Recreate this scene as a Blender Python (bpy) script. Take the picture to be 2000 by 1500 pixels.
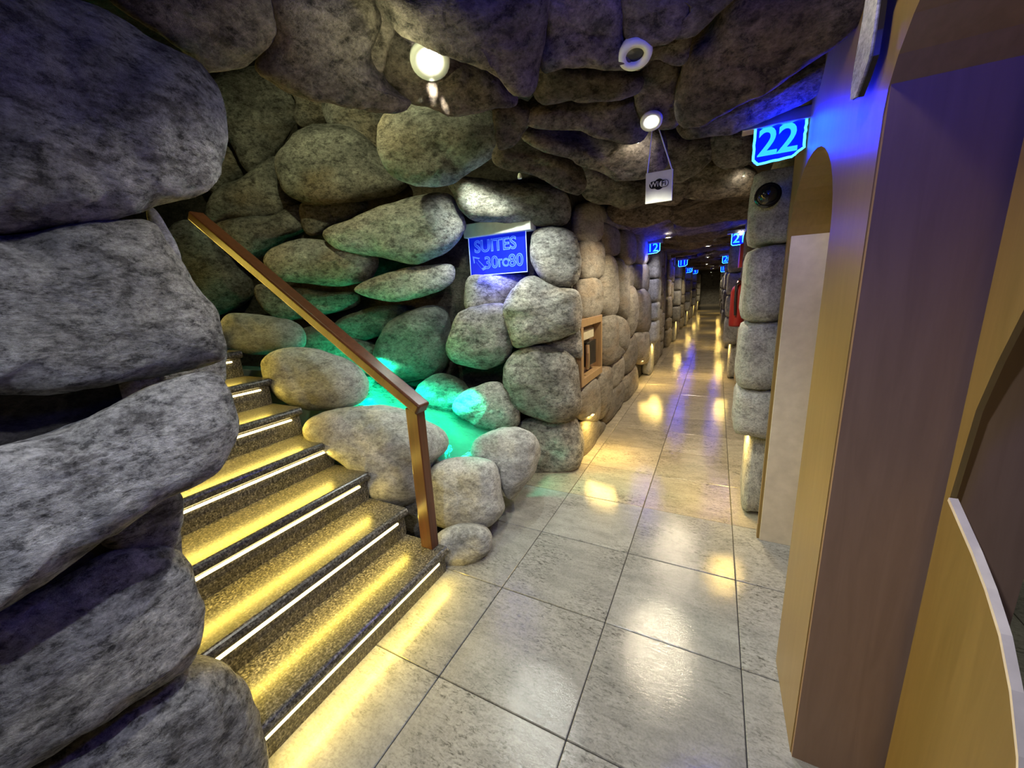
import bpy, bmesh, math, random
from mathutils import Vector, Matrix, noise
random.seed(7)
for o in list(bpy.data.objects): bpy.data.objects.remove(o)
S = bpy.context.scene
COL = S.collection
# ------------------------------------------------------------------ camera
F, H = 755.0, 1.65
vy = Vector((400, -195, F)).normalized()
vl = Vector((-1521, -95, F)); vl = vl - vy * vl.dot(vy); vx = -vl.normalized()
vz = vx.cross(vy)
if vz.y > 0: vz = -vz
RW = Matrix((vx, vy, vz))
EYE = Vector((0, 0, H))
cd = bpy.data.cameras.new('camera'); cd.sensor_width = 36; cd.lens = 36 * F / 2000; cd.clip_start = .02
cam = bpy.data.objects.new('camera', cd); COL.objects.link(cam)
cam.matrix_world = Matrix.Translation(EYE) @ Matrix((
    (RW[0][0], -RW[0][1], -RW[0][2]), (RW[1][0], -RW[1][1], -RW[1][2]), (RW[2][0], -RW[2][1], -RW[2][2]))).to_4x4()
S.camera = cam
# ------------------------------------------------------------------ world + exposure
w = bpy.data.worlds.new('world'); S.world = w; w.use_nodes = True
w.node_tree.nodes['Background'].inputs[0].default_value = (.02, .022, .03, 1)
w.node_tree.nodes['Background'].inputs[1].default_value = 1
S.view_settings.view_transform = 'Standard'; S.view_settings.look = 'None'
S.view_settings.exposure = 0.0; S.view_settings.gamma = 1
LK = 1.0

def ray(px, py): return RW @ Vector((px - 1000, py - 750, F))
def hit(px, py, p0, n):
    d = ray(px, py); return EYE + d * ((Vector(p0) - EYE).dot(n) / d.dot(n))
def atX(px, py, X): return hit(px, py, (X, 0, 0), Vector((1, 0, 0)))
def atY(px, py, Y): return hit(px, py, (0, Y, 0), Vector((0, 1, 0)))
def atZ(px, py, Z): return hit(px, py, (0, 0, Z), Vector((0, 0, 1)))

# ------------------------------------------------------------------ materials
def nt(name):
    m = bpy.data.materials.new(name); m.use_nodes = True
    t = m.node_tree; return m, t, t.nodes['Principled BSDF'], t.nodes.new, t.links.new
def ramp(N, stops):
    r = N('ShaderNodeValToRGB'); e = r.color_ramp.elements
    while len(e) < len(stops): e.new(.5)
    for i, (p, c) in enumerate(stops): e[i].position = p; e[i].color = (*c, 1) if len(c) == 3 else c
    return r
def noise_n(N, L, vec, scale, detail=6, rough=.6, dist=0):
    n = N('ShaderNodeTexNoise'); n.inputs['Scale'].default_value = scale; n.inputs['Detail'].default_value = detail
    n.inputs['Roughness'].default_value = rough; n.inputs['Distortion'].default_value = dist; L(vec, n.inputs['Vector']); return n
def mix(N, L, a, b, f, mode='MIX'):
    m = N('ShaderNodeMix'); m.data_type = 'RGBA'; m.blend_type = mode
    for s, v in ((m.inputs[6], a), (m.inputs[7], b), (m.inputs[0], f)):
        if hasattr(v, 'is_output'): L(v, s)
        else: s.default_value = v if isinstance(v, (int, float)) else (*v, 1)
    return m.outputs[2]

def rock_mat(name, lo, mid, hi, pits=.5, warm=(.30, .21, .11), bump=.8, stretch=(1, 1, 1.7), rough=.85):
    m, t, B, N, L = nt(name)
    tc = N('ShaderNodeTexCoord'); oi = N('ShaderNodeObjectInfo')
    mp = N('ShaderNodeMapping'); mp.inputs['Scale'].default_value = stretch; L(tc.outputs['Object'], mp.inputs['Vector'])
    ad = N('ShaderNodeVectorMath'); ad.operation = 'ADD'; L(mp.outputs[0], ad.inputs[0])
    sc = N('ShaderNodeVectorMath'); sc.operation = 'SCALE'; sc.inputs[0].default_value = (37, 91, 53); L(oi.outputs['Random'], sc.inputs['Scale']); L(sc.outputs[0], ad.inputs[1])
    v = ad.outputs[0]
    n1 = noise_n(N, L, v, 3.2, 10, .68, .4); n2 = noise_n(N, L, v, 24, 8, .78, .15); n5 = noise_n(N, L, v, 8, 6, .7, .3); n3 = noise_n(N, L, v, 1.4, 3, .5); n4 = noise_n(N, L, v, 75, 3, .7)
    r1 = ramp(N, [(.3, lo), (.5, mid), (.72, hi)]); L(n1.outputs[0], r1.inputs[0])
    rw = ramp(N, [(.5, (0, 0, 0)), (.72, (.7, .7, .7))]); L(n3.outputs[0], rw.inputs[0])
    c = mix(N, L, r1.outputs[0], warm, rw.outputs[0])
    rp = ramp(N, [(.38, (.08, .08, .085)), (.46, (.70, .70, .70)), (.60, (1.35, 1.35, 1.35))]); L(n2.outputs[0], rp.inputs[0])
    c = mix(N, L, c, rp.outputs[0], pits, 'MULTIPLY')
    rb = ramp(N, [(.38, (.30, .29, .29)), (.47, (.95, .95, .95)), (.60, (1.0, 1.0, 1.0)), (.68, (1.45, 1.45, 1.42))]); L(n5.outputs[0], rb.inputs[0])
    c = mix(N, L, c, rb.outputs[0], pits, 'MULTIPLY')
    rf = ramp(N, [(.3, (.5, .5, .5)), (.6, (1.1, 1.1, 1.1))]); L(n4.outputs[0], rf.inputs[0])
    c = mix(N, L, c, rf.outputs[0], .7, 'MULTIPLY')
    ov = N('ShaderNodeHueSaturation'); L(c, ov.inputs['Color'])
    mr = N('ShaderNodeMapRange'); mr.inputs[3].default_value = .78; mr.inputs[4].default_value = 1.22; L(oi.outputs['Random'], mr.inputs[0]); L(mr.outputs[0], ov.inputs['Value'])
    L(ov.outputs[0], B.inputs['Base Color']); B.inputs['Roughness'].default_value = rough
    B.inputs['Specular IOR Level'].default_value = .25
    hm = N('ShaderNodeMath'); hm.operation = 'MULTIPLY_ADD'; hm.inputs[1].default_value = .6; L(n2.outputs[0], hm.inputs[0]); L(n1.outputs[0], hm.inputs[2])
    h2 = N('ShaderNodeMath'); h2.operation = 'MULTIPLY_ADD'; h2.inputs[1].default_value = .22; L(n4.outputs[0], h2.inputs[0]); L(hm.outputs[0], h2.inputs[2])
    bp = N('ShaderNodeBump'); bp.inputs['Strength'].default_value = bump; bp.inputs['Distance'].default_value = .06; L(h2.outputs[0], bp.inputs['Height']); L(bp.outputs[0], B.inputs['Normal'])
    return m
def plain(name, col, rough=.5, metal=0, emit=None, es=1, spec=.5):
    m, t, B, N, L = nt(name)
    tc = N('ShaderNodeTexCoord'); n = noise_n(N, L, tc.outputs['Object'], 14, 4)
    r = ramp(N, [(.3, tuple(c * .88 for c in col)), (.7, tuple(min(1, c * 1.08) for c in col))]); L(n.outputs[0], r.inputs[0]); L(r.outputs[0], B.inputs['Base Color'])
    B.inputs['Roughness'].default_value = rough; B.inputs['Metallic'].default_value = metal; B.inputs['Specular IOR Level'].default_value = spec
    if emit: B.inputs['Emission Color'].default_value = (*emit, 1); B.inputs['Emission Strength'].default_value = es
    return m
M = {}
M['rock'] = rock_mat('rock_grey', (.10, .095, .09), (.30, .285, .26), (.52, .49, .44), .75)
M['rock_mid'] = rock_mat('rock_pale_mottled', (.17, .165, .155), (.43, .415, .38), (.68, .65, .60), .72)
M['rock_near'] = rock_mat('rock_pale_grey', (.19, .185, .185), (.42, .41, .40), (.62, .60, .58), .85, warm=(.36, .33, .28), bump=.95)
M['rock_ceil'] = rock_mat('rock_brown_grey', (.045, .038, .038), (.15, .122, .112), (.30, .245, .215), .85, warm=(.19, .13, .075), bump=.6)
M['rock_smooth'] = rock_mat('rock_smooth_pale', (.22, .22, .21), (.40, .40, .38), (.55, .54, .52), .45, warm=(.36, .33, .27), bump=.35)
M['block'] = rock_mat('rock_block', (.16, .145, .12), (.31, .28, .235), (.44, .40, .34), .4, warm=(.33, .24, .15), bump=.35, stretch=(1, 1, 3.5))
M['column'] = rock_mat('rock_column', (.2, .2, .2), (.38, .38, .38), (.5, .5, .5), .5, warm=(.36, .35, .33), bump=.35)
M['mortar'] = rock_mat('rock_mortar', (.03, .028, .025), (.085, .075, .065), (.15, .13, .11), .6, warm=(.1, .075, .045), bump=.8)
M['wet'] = rock_mat('rock_wet', (.05, .06, .05), (.17, .19, .17), (.36, .38, .35), .7, warm=(.2, .22, .18), bump=.9, rough=.3)
def tile_mat(name, a, b, c, rough):
    m, t, B, N, L = nt(name); tc = N('ShaderNodeTexCoord'); oi = N('ShaderNodeObjectInfo')
    sc = N('ShaderNodeVectorMath'); sc.operation = 'SCALE'; sc.inputs[0].default_value = (37, 91, 53); L(oi.outputs['Random'], sc.inputs['Scale'])
    ad = N('ShaderNodeVectorMath'); ad.operation = 'ADD'; L(tc.outputs['Object'], ad.inputs[0]); L(sc.outputs[0], ad.inputs[1]); v = ad.outputs[0]
    mp = N('ShaderNodeMapping'); mp.inputs['Scale'].default_value = (1, 2.4, 1); mp.inputs['Rotation'].default_value = (0, 0, .35); L(v, mp.inputs[0])
    n1 = noise_n(N, L, mp.outputs[0], 5, 8, .62, .5); n2 = noise_n(N, L, mp.outputs[0], 34, 6, .7, .8); n3 = noise_n(N, L, v, 2.6, 3, .5); n4 = noise_n(N, L, v, 110, 2)
    r = ramp(N, [(.3, a), (.5, b), (.7, c)]); L(n1.outputs[0], r.inputs[0])
    rp = ramp(N, [(.36, (.25, .25, .23)), (.46, (.85, .85, .85)), (.6, (1.1, 1.1, 1.1))]); L(n2.outputs[0], rp.inputs[0])
    rm = ramp(N, [(.4, (.25, .25, .25)), (.62, (1, 1, 1))]); L(n3.outputs[0], rm.inputs[0])
    c1 = mix(N, L, r.outputs[0], rp.outputs[0], rm.outputs[0], 'MULTIPLY')
    rf = ramp(N, [(.3, (.78, .78, .78)), (.6, (1.04, 1.04, 1.04))]); L(n4.outputs[0], rf.inputs[0])
    c1 = mix(N, L, c1, rf.outputs[0], .8, 'MULTIPLY')
    hs = N('ShaderNodeHueSaturation'); L(c1, hs.inputs['Color']); mr = N('ShaderNodeMapRange'); mr.inputs[3].default_value = .86; mr.inputs[4].default_value = 1.1; L(oi.outputs['Random'], mr.inputs[0]); L(mr.outputs[0], hs.inputs['Value'])
    L(hs.outputs[0], B.inputs['Base Color'])
    rr = N('ShaderNodeMapRange'); rr.inputs[3].default_value = rough * .7; rr.inputs[4].default_value = rough * 1.5; L(n1.outputs[0], rr.inputs[0]); L(rr.outputs[0], B.inputs['Roughness'])
    bp = N('ShaderNodeBump'); bp.inputs['Strength'].default_value = .08; bp.inputs['Distance'].default_value = .01; L(n2.outputs[0], bp.inputs['Height']); L(bp.outputs[0], B.inputs['Normal'])
    return m
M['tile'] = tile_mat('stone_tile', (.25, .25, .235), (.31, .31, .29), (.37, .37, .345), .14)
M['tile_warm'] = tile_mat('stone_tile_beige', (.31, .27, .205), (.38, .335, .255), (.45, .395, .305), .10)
M['grout'] = plain('grout', (.05, .05, .045), .8)
def wood(name, a, b, rough=.35):
    m, t, B, N, L = nt(name); tc = N('ShaderNodeTexCoord'); mp = N('ShaderNodeMapping'); mp.inputs['Scale'].default_value = (26, 26, 2.2); L(tc.outputs['Object'], mp.inputs[0])
    n = noise_n(N, L, mp.outputs[0], 1.5, 5, .55, .8); r = ramp(N, [(.3, a), (.7, b)]); L(n.outputs[0], r.inputs[0]); L(r.outputs[0], B.inputs['Base Color']); B.inputs['Roughness'].default_value = rough
    return m
M['wood'] = wood('handrail_wood', (.060, .020, .010), (.11, .037, .017), .3)
M['tan'] = wood('tan_laminate', (.19, .128, .04), (.23, .155, .052), .38)
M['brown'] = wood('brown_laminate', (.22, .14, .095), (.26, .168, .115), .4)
M['pale'] = plain('pale_panel', (.55, .50, .43), .35)
M['veneer'] = plain('pale_edge', (.7, .62, .56), .35)
M['frame_wood'] = wood('niche_wood', (.36, .22, .10), (.48, .31, .15), .4)
def granite():
    m, t, B, N, L = nt('granite'); tc = N('ShaderNodeTexCoord')
    n1 = noise_n(N, L, tc.outputs['Object'], 95, 3, .7); n2 = noise_n(N, L, tc.outputs['Object'], 38, 4, .7)
    r = ramp(N, [(.36, (.012, .011, .010)), (.47, (.075, .07, .06)), (.56, (.15, .14, .115)), (.66, (.30, .28, .24))]); L(n1.outputs[0], r.inputs[0])
    r2 = ramp(N, [(.38, (.35, .35, .35)), (.6, (1.1, 1.1, 1.1))]); L(n2.outputs[0], r2.inputs[0])
    c = mix(N, L, r.outputs[0], r2.outputs[0], .8, 'MULTIPLY'); L(c, B.inputs['Base Color']); B.inputs['Roughness'].default_value = .28
    return m
M['granite'] = granite()
M['white'] = plain('white_plastic', (.78, .78, .74), .45)
M['board'] = plain('white_board', (.72, .74, .72), .6)
M['ink'] = plain('black_ink', (.012, .012, .014), .7, spec=.1)
M['black'] = plain('black_plastic', (.012, .012, .014), .12)
M['steel'] = plain('brushed_steel', (.55, .55, .55), .3, 1)
M['dark'] = plain('dark_void', (.01, .01, .01), .9)
M['red'] = plain('red_paint', (.22, .012, .012), .35)
M['cream'] = plain('cream_card', (.62, .55, .38), .6)
M['led'] = plain('led_warm', (.9, .8, .5), .5, 0, (1, .78, .32), 9)
M['lamp_dim'] = plain('lamp_lens_warm', (.9, .8, .6), .4, 0, (1, .75, .3), 2)
M['lamp'] = plain('lamp_lens', (.9, .9, .85), .4, 0, (1, .97, .82), 30)
M['neon'] = plain('neon_cyan', (.1, .4, .9), .4, 0, (.06, .52, 1), 3.2)
M['digit'] = plain('neon_digit', (.1, .4, .9), .4, 0, (.02, .42, .95), 1.6)
M['bluepl'] = plain('blue_acrylic', (.01, .02, .35), .15, 0, (0, .01, .9), .55)
M['suite'] = plain('blue_acrylic_engraved', (.01, .02, .35), .2, 0, (0, .012, .9), .55)
M['engrave'] = plain('engraved_edge', (.1, .2, .8), .3, 0, (.05, .18, 1), .55)
M['frost'] = plain('edge_line', (.5, .6, .9), .3, 0, (.35, .5, 1), .8)
M['greenled'] = plain('green_led', (.1, .8, .5), .4, 0, (0, 1, .42), 12)
M['basin'] = plain('basin_tile', (.55, .62, .6), .5)
def water():
    m, t, B, N, L = nt('pool_water'); B.inputs['Base Color'].default_value = (.6, 1, .9, 1); B.inputs['Roughness'].default_value = .06
    B.inputs['Transmission Weight'].default_value = 1; B.inputs['IOR'].default_value = 1.1
    tc = N('ShaderNodeTexCoord'); n = noise_n(N, L, tc.outputs['Object'], 9, 3); bp = N('ShaderNodeBump'); bp.inputs['Strength'].default_value = .3; bp.inputs['Distance'].default_value = .02; L(n.outputs[0], bp.inputs['Height']); L(bp.outputs[0], B.inputs['Normal'])
    return m
M['water'] = water()

# ------------------------------------------------------------------ helpers
def link(name, me, mat=None, parent=None, smooth=False):
    o = bpy.data.objects.new(name, me); COL.objects.link(o)
    if mat is not None and not me.materials: me.materials.append(M[mat] if isinstance(mat, str) else mat)
    if smooth: me.polygons.foreach_set('use_smooth', [True] * len(me.polygons))
    if parent: o.parent = parent
    return o
def mesh(name, vs, fs):
    me = bpy.data.meshes.new(name); me.from_pydata([tuple(v) for v in vs], [], fs); me.update(); return me
def from_bm(name, bm):
    bmesh.ops.recalc_face_normals(bm, faces=bm.faces); me = bpy.data.meshes.new(name); bm.to_mesh(me); bm.free(); return me
def tag(o, label, cat, group=None, kind=None):
    o['label'] = label; o['category'] = cat
    if group: o['group'] = group
    if kind: o['kind'] = kind
    return o
def struct(o, label=None, cat=None):
    o['kind'] = 'structure'
    if label: o['label'] = label; o['category'] = cat
    return o
def empty(name, loc=(0, 0, 0), rz=0):
    o = bpy.data.objects.new(name, None); COL.objects.link(o); o.location = loc; o.rotation_euler = (0, 0, rz); o.empty_display_size = .1; return o
def box_me(name, sx, sy, sz, bev=0, seg=2, org=(0, 0, 0)):
    bm = bmesh.new(); bmesh.ops.create_cube(bm, size=1)
    for v in bm.verts: v.co = Vector((v.co.x * sx + org[0], v.co.y * sy + org[1], v.co.z * sz + org[2]))
    if bev: bmesh.ops.bevel(bm, geom=bm.edges[:], offset=bev, segments=seg, affect='EDGES', profile=.5)
    return from_bm(name, bm)
def box(name, lo, hi, mat, parent=None, bev=0, seg=2):
    lo, hi = Vector(lo), Vector(hi); c = (lo + hi) / 2; d = hi - lo
    o = link(name, box_me(name, d.x, d.y, d.z, bev, seg), mat, parent)
    o.location = c - (parent.location if parent else Vector()); return o
def prism(name, poly, axis, a, b, mat, parent=None, bev=0):
    """polygon in the two other axes extruded along axis from a to b"""
    bm = bmesh.new()
    def P(u, v, t): return {'X': (t, u, v), 'Y': (u, t, v), 'Z': (u, v, t)}[axis]
    vs = [bm.verts.new(P(u, v, a)) for u, v in poly]; f = bm.faces.new(vs)
    r = bmesh.ops.extrude_face_region(bm, geom=[f]); ev = [g for g in r['geom'] if isinstance(g, bmesh.types.BMVert)]
    d = Vector(P(0, 0, b)) - Vector(P(0, 0, a))
    for v in ev: v.co += d
    if bev: bmesh.ops.bevel(bm, geom=bm.edges[:], offset=bev, segments=2, affect='EDGES')
    bmesh.ops.triangulate(bm, faces=bm.faces[:], ngon_method='EAR_CLIP')
    return link(name, from_bm(name, bm), mat, parent)
def tube_me(name, pts, r, seg=8, closed=False):
    vs, fs = [], []; n = len(pts); pts = [Vector(p) for p in pts]
    for i, p in enumerate(pts):
        a = pts[(i - 1) % n] if closed or i else p; b = pts[(i + 1) % n] if closed or i < n - 1 else p
        t = (b - a).normalized(); u = t.orthogonal().normalized() if abs(t.y) > .9 else t.cross(Vector((0, 1, 0))).normalized(); v = t.cross(u)
        for k in range(seg):
            q = 2 * math.pi * k / seg; vs.append(p + (u * math.cos(q) + v * math.sin(q)) * r)
    for i in range(n if closed else n - 1):
        for k in range(seg):
            j = (i + 1) % n; fs.append((i * seg + k, i * seg + (k + 1) % seg, j * seg + (k + 1) % seg, j * seg + k))
    if not closed: fs.append(tuple(range(seg - 1, -1, -1))); fs.append(tuple((n - 1) * seg + k for k in range(seg)))
    return mesh(name, vs, fs)
def lathe_me(name, prof, seg=28):
    vs, fs = [], []; n = len(prof)
    for k in range(seg):
        q = 2 * math.pi * k / seg
        for r, z in prof: vs.append((r * math.cos(q), r * math.sin(q), z))
    for k in range(seg):
        for i in range(n - 1):
            j = (k + 1) % seg; fs.append((k * n + i, j * n + i, j * n + i + 1, k * n + i + 1))
    me = mesh(name, vs, fs); bm = bmesh.new(); bm.from_mesh(me); bmesh.ops.remove_doubles(bm, verts=bm.verts[:], dist=1e-5); bmesh.ops.recalc_face_normals(bm, faces=bm.faces[:]); bm.to_mesh(me); bm.free(); return me
def text_me(s, size, depth=.002, bold=0):
    cu = bpy.data.curves.new('text', 'FONT'); cu.body = s; cu.size = size; cu.extrude = depth; cu.offset = bold; cu.align_x = 'CENTER'; cu.align_y = 'CENTER'; cu.resolution_u = 4
    o = bpy.data.objects.new('text', cu); COL.objects.link(o)
    me = bpy.data.meshes.new_from_object(o.evaluated_get(bpy.context.evaluated_depsgraph_get())); bpy.data.objects.remove(o); bpy.data.curves.remove(cu)
    me.materials.clear(); return me
def light(kind, name, loc, energy, color, parent=None, size=.05, spot=None, blend=.5, target=None, sy=None):
    l = bpy.data.lights.new(name, kind); l.energy = energy * LK; l.color = color
    if kind == 'AREA':
        l.size = size
        if sy: l.shape = 'RECTANGLE'; l.size_y = sy
    else: l.shadow_soft_size = size
    if kind == 'SPOT': l.spot_size = spot or 1.6; l.spot_blend = blend
    o = bpy.data.objects.new(name, l); COL.objects.link(o)
    o.location = Vector(loc) - (parent.location if parent else Vector())
    if target is not None: o.rotation_euler = (Vector(target) - Vector(loc)).to_track_quat('-Z', 'Y').to_euler()
    if parent: o.parent = parent
    return o

# ---------------------------------------------------------- rocks: rounded bodies
def catmull(pts, m):
    n = len(pts); out = []
    L = [0]
    for i in range(n): L.append(L[-1] + (pts[(i + 1) % n] - pts[i]).length)
    for k in range(m):
        s = L[-1] * k / m; i = max(j for j in range(n) if L[j] <= s); t = (s - L[i]) / max(1e-9, L[i + 1] - L[i])
        a, b, c, d = pts[i - 1], pts[i], pts[(i + 1) % n], pts[(i + 2) % n]
        out.append(.5 * ((2 * b) + (c - a) * t + (2 * a - 5 * b + 4 * c - d) * t * t + (3 * b - a - 3 * c + d) * t ** 3))
    return out
RC = [0]
def rock(name, px, p0, n0, w=.5, bulge=None, back=None, off=0, mat='rock', parent=None, boxy=.62, rough=1.0, m=60, k=11, shrink=1.0):
    RC[0] += 1; sd = RC[0] * 17.3
    n0 = Vector(n0).normalized(); pts = [Vector(p) for p in px]
    c2 = sum(pts, Vector((0, 0))) / len(pts)
    C = hit(c2.x, c2.y, p0, n0); V = (EYE - C).normalized(); C = C + V * off
    n = (n0 * w + V * (1 - w)).normalized()
    P3 = [hit(p.x, p.y, C, n) for p in pts]
    up = Vector((0, 0, 1)) if abs(n.z) < .8 else Vector((0, 1, 0)); u = up.cross(n).normalized(); v = n.cross(u)
    q = [Vector(((p - C).dot(u), (p - C).dot(v))) for p in P3]
    q = catmull(q, m); cc = sum(q, Vector((0, 0))) / m
    size = sum((p - cc).length for p in q) / m * 2
    sm = min(max(p.x for p in q) - min(p.x for p in q), max(p.y for p in q) - min(p.y for p in q))
    bulge = (bulge if bulge is not None else .42) * sm; back = (back if back is not None else .5) * sm
    vs, fs = [], []
    for i in range(-k, k + 1):
        ph = i / k * math.pi / 2; r = max(1e-4, math.cos(ph)) ** boxy; h = math.copysign(abs(math.sin(ph)) ** .9, ph) * (bulge if i > 0 else back)
        for a in q:
            s = cc + (a - cc) * r * shrink; co = C + u * s.x + v * s.y + n * h
            d = ((u * (s.x - cc.x) + v * (s.y - cc.y)) / size + n * (h / max(sm, .05))); d = d.normalized() if d.length > 1e-6 else n
            e = Vector((sd, 0, 0)) + co / size * 1.6
            f = noise.fractal(e, 1.0, 2.1, 5) * .075 + noise.noise(e * .8 + Vector((9, 9, 9))) * .05
            g = abs(noise.noise(e * 2.3 + Vector((3, 1, 7)))) * .05
            vs.append(co + d * (f - g) * sm * rough * (.55 + .45 * abs(math.sin(ph))))
    R = 2 * k + 1
    for i in range(R - 1):
        for j in range(m): fs.append((i * m + j, i * m + (j + 1) % m, (i + 1) * m + (j + 1) % m, (i + 1) * m + j))
    fs.append(tuple(range(m - 1, -1, -1))); fs.append(tuple((R - 1) * m + j for j in range(m)))
    vs = [p - C for p in vs]
    o = link(name, mesh(name, vs, fs), mat, parent, True); o.location = C
    return o
def block_protos(mat, nvar=4, prefix='block'):
    out = []
    for i in range(nvar):
        bm = bmesh.new(); bmesh.ops.create_cube(bm, size=1); bmesh.ops.subdivide_edges(bm, edges=bm.edges[:], cuts=5, use_grid_fill=True)
        for v in bm.verts:
            c = v.co * 2; p = 7.0
            l = (abs(c.x) ** p + abs(c.y) ** p + abs(c.z) ** p) ** (1 / p); v.co = c / l / 2
            v.co += v.co * noise.fractal(v.co * 3 + Vector((i * 11, 0, 0)), 1, 2, 3) * .07
        me = from_bm(prefix, bm); me.materials.append(M[mat]); me.polygons.foreach_set('use_smooth', [True] * len(me.polygons)); out.append(me)
    return out
PB = block_protos('block'); PC = block_protos('column', 4, 'column_block'); PK = block_protos('rock_ceil', 4, 'ceiling_rock')
def blk(name, protos, c, s, parent, rot=(0, 0, 0)):
    o = bpy.data.objects.new(name, random.choice(protos)); COL.objects.link(o); o.location = c; o.scale = s; o.rotation_euler = rot; o.parent = parent; return o

# ================================================================== STRUCTURE
# floor: slab, then each tile
floor = struct(box('floor', (-6.2, -2.2, -.09), (2.4, 40, -.012), 'grout'), 'grey and beige stone tile floor of the passage', 'floor')
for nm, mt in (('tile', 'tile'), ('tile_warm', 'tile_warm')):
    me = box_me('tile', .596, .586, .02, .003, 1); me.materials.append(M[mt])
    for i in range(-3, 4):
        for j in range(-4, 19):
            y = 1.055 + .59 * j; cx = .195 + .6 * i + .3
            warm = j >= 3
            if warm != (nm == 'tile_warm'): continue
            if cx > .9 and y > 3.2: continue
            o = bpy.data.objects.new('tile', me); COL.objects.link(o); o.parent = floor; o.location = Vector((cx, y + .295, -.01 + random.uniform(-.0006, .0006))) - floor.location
far = box('far_paving', (-1.5, 12.27, -.012), (.8, 40, .0), 'tile_warm', floor); far.location = Vector((-.35, 26.13, -.006)) - floor.location

# plain shells behind the stones
ceil = struct(box('ceiling', (-1.08, -2.2, 2.58), (2.4, 40, 2.8), 'mortar'), 'low ceiling of overlapping brown grey cave rocks', 'ceiling')
ceilu = struct(box('ceiling_stairwell', (-6, -.2, 3.9), (-.95, 5, 4.1), 'mortar'), 'dark high ceiling above the stairs', 'ceiling')
box_up = struct(box('wall_lip', (-1.08, .2, 2.62), (-.95, 4.2, 4.0), 'mortar'), 'rock upstand between passage ceiling and stairwell', 'wall')
wl = struct(box('wall_left', (-1.98, -2.2, 0), (-1.56, .455, 4), 'mortar'), 'wall of big grey boulders at the near left', 'wall')
wsl = struct(box('wall_stair', (-6, .0, 0), (-1.98, .36, 4), 'mortar'), 'dark side wall of the stairs', 'wall')
NB = Vector((.31, -.95, 0)).normalized(); NP = Vector((-1.15, 3.55, 0))
d = Vector((-.95, -.31, 0)).normalized(); a = NP - NB * .14 + Vector((-.03, -.01, 0)); b = a + d * 5.2
wb = struct(prism('wall_back', [(a.x, a.y), (b.x, b.y), (b.x - NB.x * .3, b.y - NB.y * .3), (a.x - NB.x * .3, a.y - NB.y * .3)], 'Z', -.1, 4.1, 'mortar'), 'back wall of piled boulders behind the stairs and pool', 'wall')
wend = struct(box('wall_landing', (-6.2, .0, 0), (-5.9, 4.2, 4), 'mortar'), 'dark wall at the head of the stairs', 'wall')
wc = struct(box('wall_corridor', (-1.75, 3.55, 0), (-1.2, 40, 2.7), 'mortar'), 'left wall of the long passage built of stone blocks', 'wall')
wr = struct(box('wall_far', (.42, 2.98, 0), (.9, 40, 2.7), 'mortar'), 'right wall of the long passage built of stone blocks', 'wall')
wend2 = struct(box('wall_end', (-2, 39, 0), (2, 39.3, 2.7), 'column'), 'dark far end of the long passage', 'wall')
wbh = struct(box('wall_behind', (-2, -2.4, 0), (2.6, -2.2, 2.8), 'mortar'), 'wall behind the viewer', 'wall')
wside = struct(box('wall_side', (2.2, -2.2, 0), (2.4, 3.3, 2.8), 'tan'), 'tan wall of the side room', 'wall')
wsideb = struct(box('wall_side_end', (.9, 3.1, 0), (2.3, 3.3, 2.8), 'tan'), 'tan end wall of the side room', 'wall')

# right wall with two arched openings
def arch(yc, hw, z0, b, n=18):
    return [(yc + hw * math.cos(math.pi * (1 - i / n)), z0 + b * math.sin(math.pi * (1 - i / n))) for i in range(n + 1)]
pl = [(-2.2, 0), (-.25, 0)] + arch(.555, .805, 2.03, .30) + [(1.36, 0), (1.75, 0)] + arch(2.235, .485, 1.80, .38) + [(2.72, 0), (2.757, 0), (2.757, 2.9), (-2.2, 2.9)]
wrt = struct(prism('wall_right', pl, 'X', .333, .60, 'tan', bev=0), 'tan laminate wall with arched door recesses on the right', 'wall')
jp = box('jamb_panel', (.347, 2.706, 0.0), (.60, 2.722, 2.01), 'pale', wrt, .002); jp['label'] = 'pale glossy panel lining the arched recess'
wrp = box('pier_lining', (.336, 1.345, 0.0), (.745, 1.362, 2.6), 'brown', wrt); wrp['label'] = 'brown return face of the tan pier'
dr = struct(box('door_1', (.602, 1.70, 0), (.64, 2.75, 2.5), 'brown'), 'brown door of suite 22 deep in its arched recess', 'door')
# curved tan partition
fp = [(1.318, 0), (.78, 0), (.80, .3), (.84, .55), (.91, .75), (.965, .845), (1.026, .92), (1.095, .975), (1.164, 1.018), (1.295, 1.085), (1.27, 1.33), (1.235, 1.45), (1.19, 1.57), (1.12, 1.70), (1.05, 1.80), (.85, 1.98), (.5, 2.1), (.3, 2.1), (.3, 2.6), (1.318, 2.6)]
pt = empty('curved_partition', (.56, .9, 0)); tag(pt, 'tan partition panel with a large curved cut-out at the right edge', 'partition')
o = prism('panel', fp, 'X', .56, .572, 'tan', pt); o.matrix_parent_inverse = pt.matrix_world.inverted(); o.location = -pt.location
ed = [(.56 + .0125, y, z) for y, z in fp[1:10]]
vs, fs = [], []
for i, (x, y, z) in enumerate(ed):
    vs += [(.557, y, z - .004), (.574, y, z - .004), (.574, y - .003, z + .006), (.557, y - .003, z + .006)]
for i in range(len(ed) - 1):
    for k in range(4): fs.append((i * 4 + k, i * 4 + (k + 1) % 4, i * 4 + 4 + (k + 1) % 4, i * 4 + 4 + k))
fs += [(3, 2, 1, 0), tuple(len(vs) - 4 + k for k in range(4))]
o = link('edge_strip', mesh('edge_strip', vs, fs), 'veneer', pt); o.location = -pt.location; o['label'] = 'pale rounded edge strip'

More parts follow.
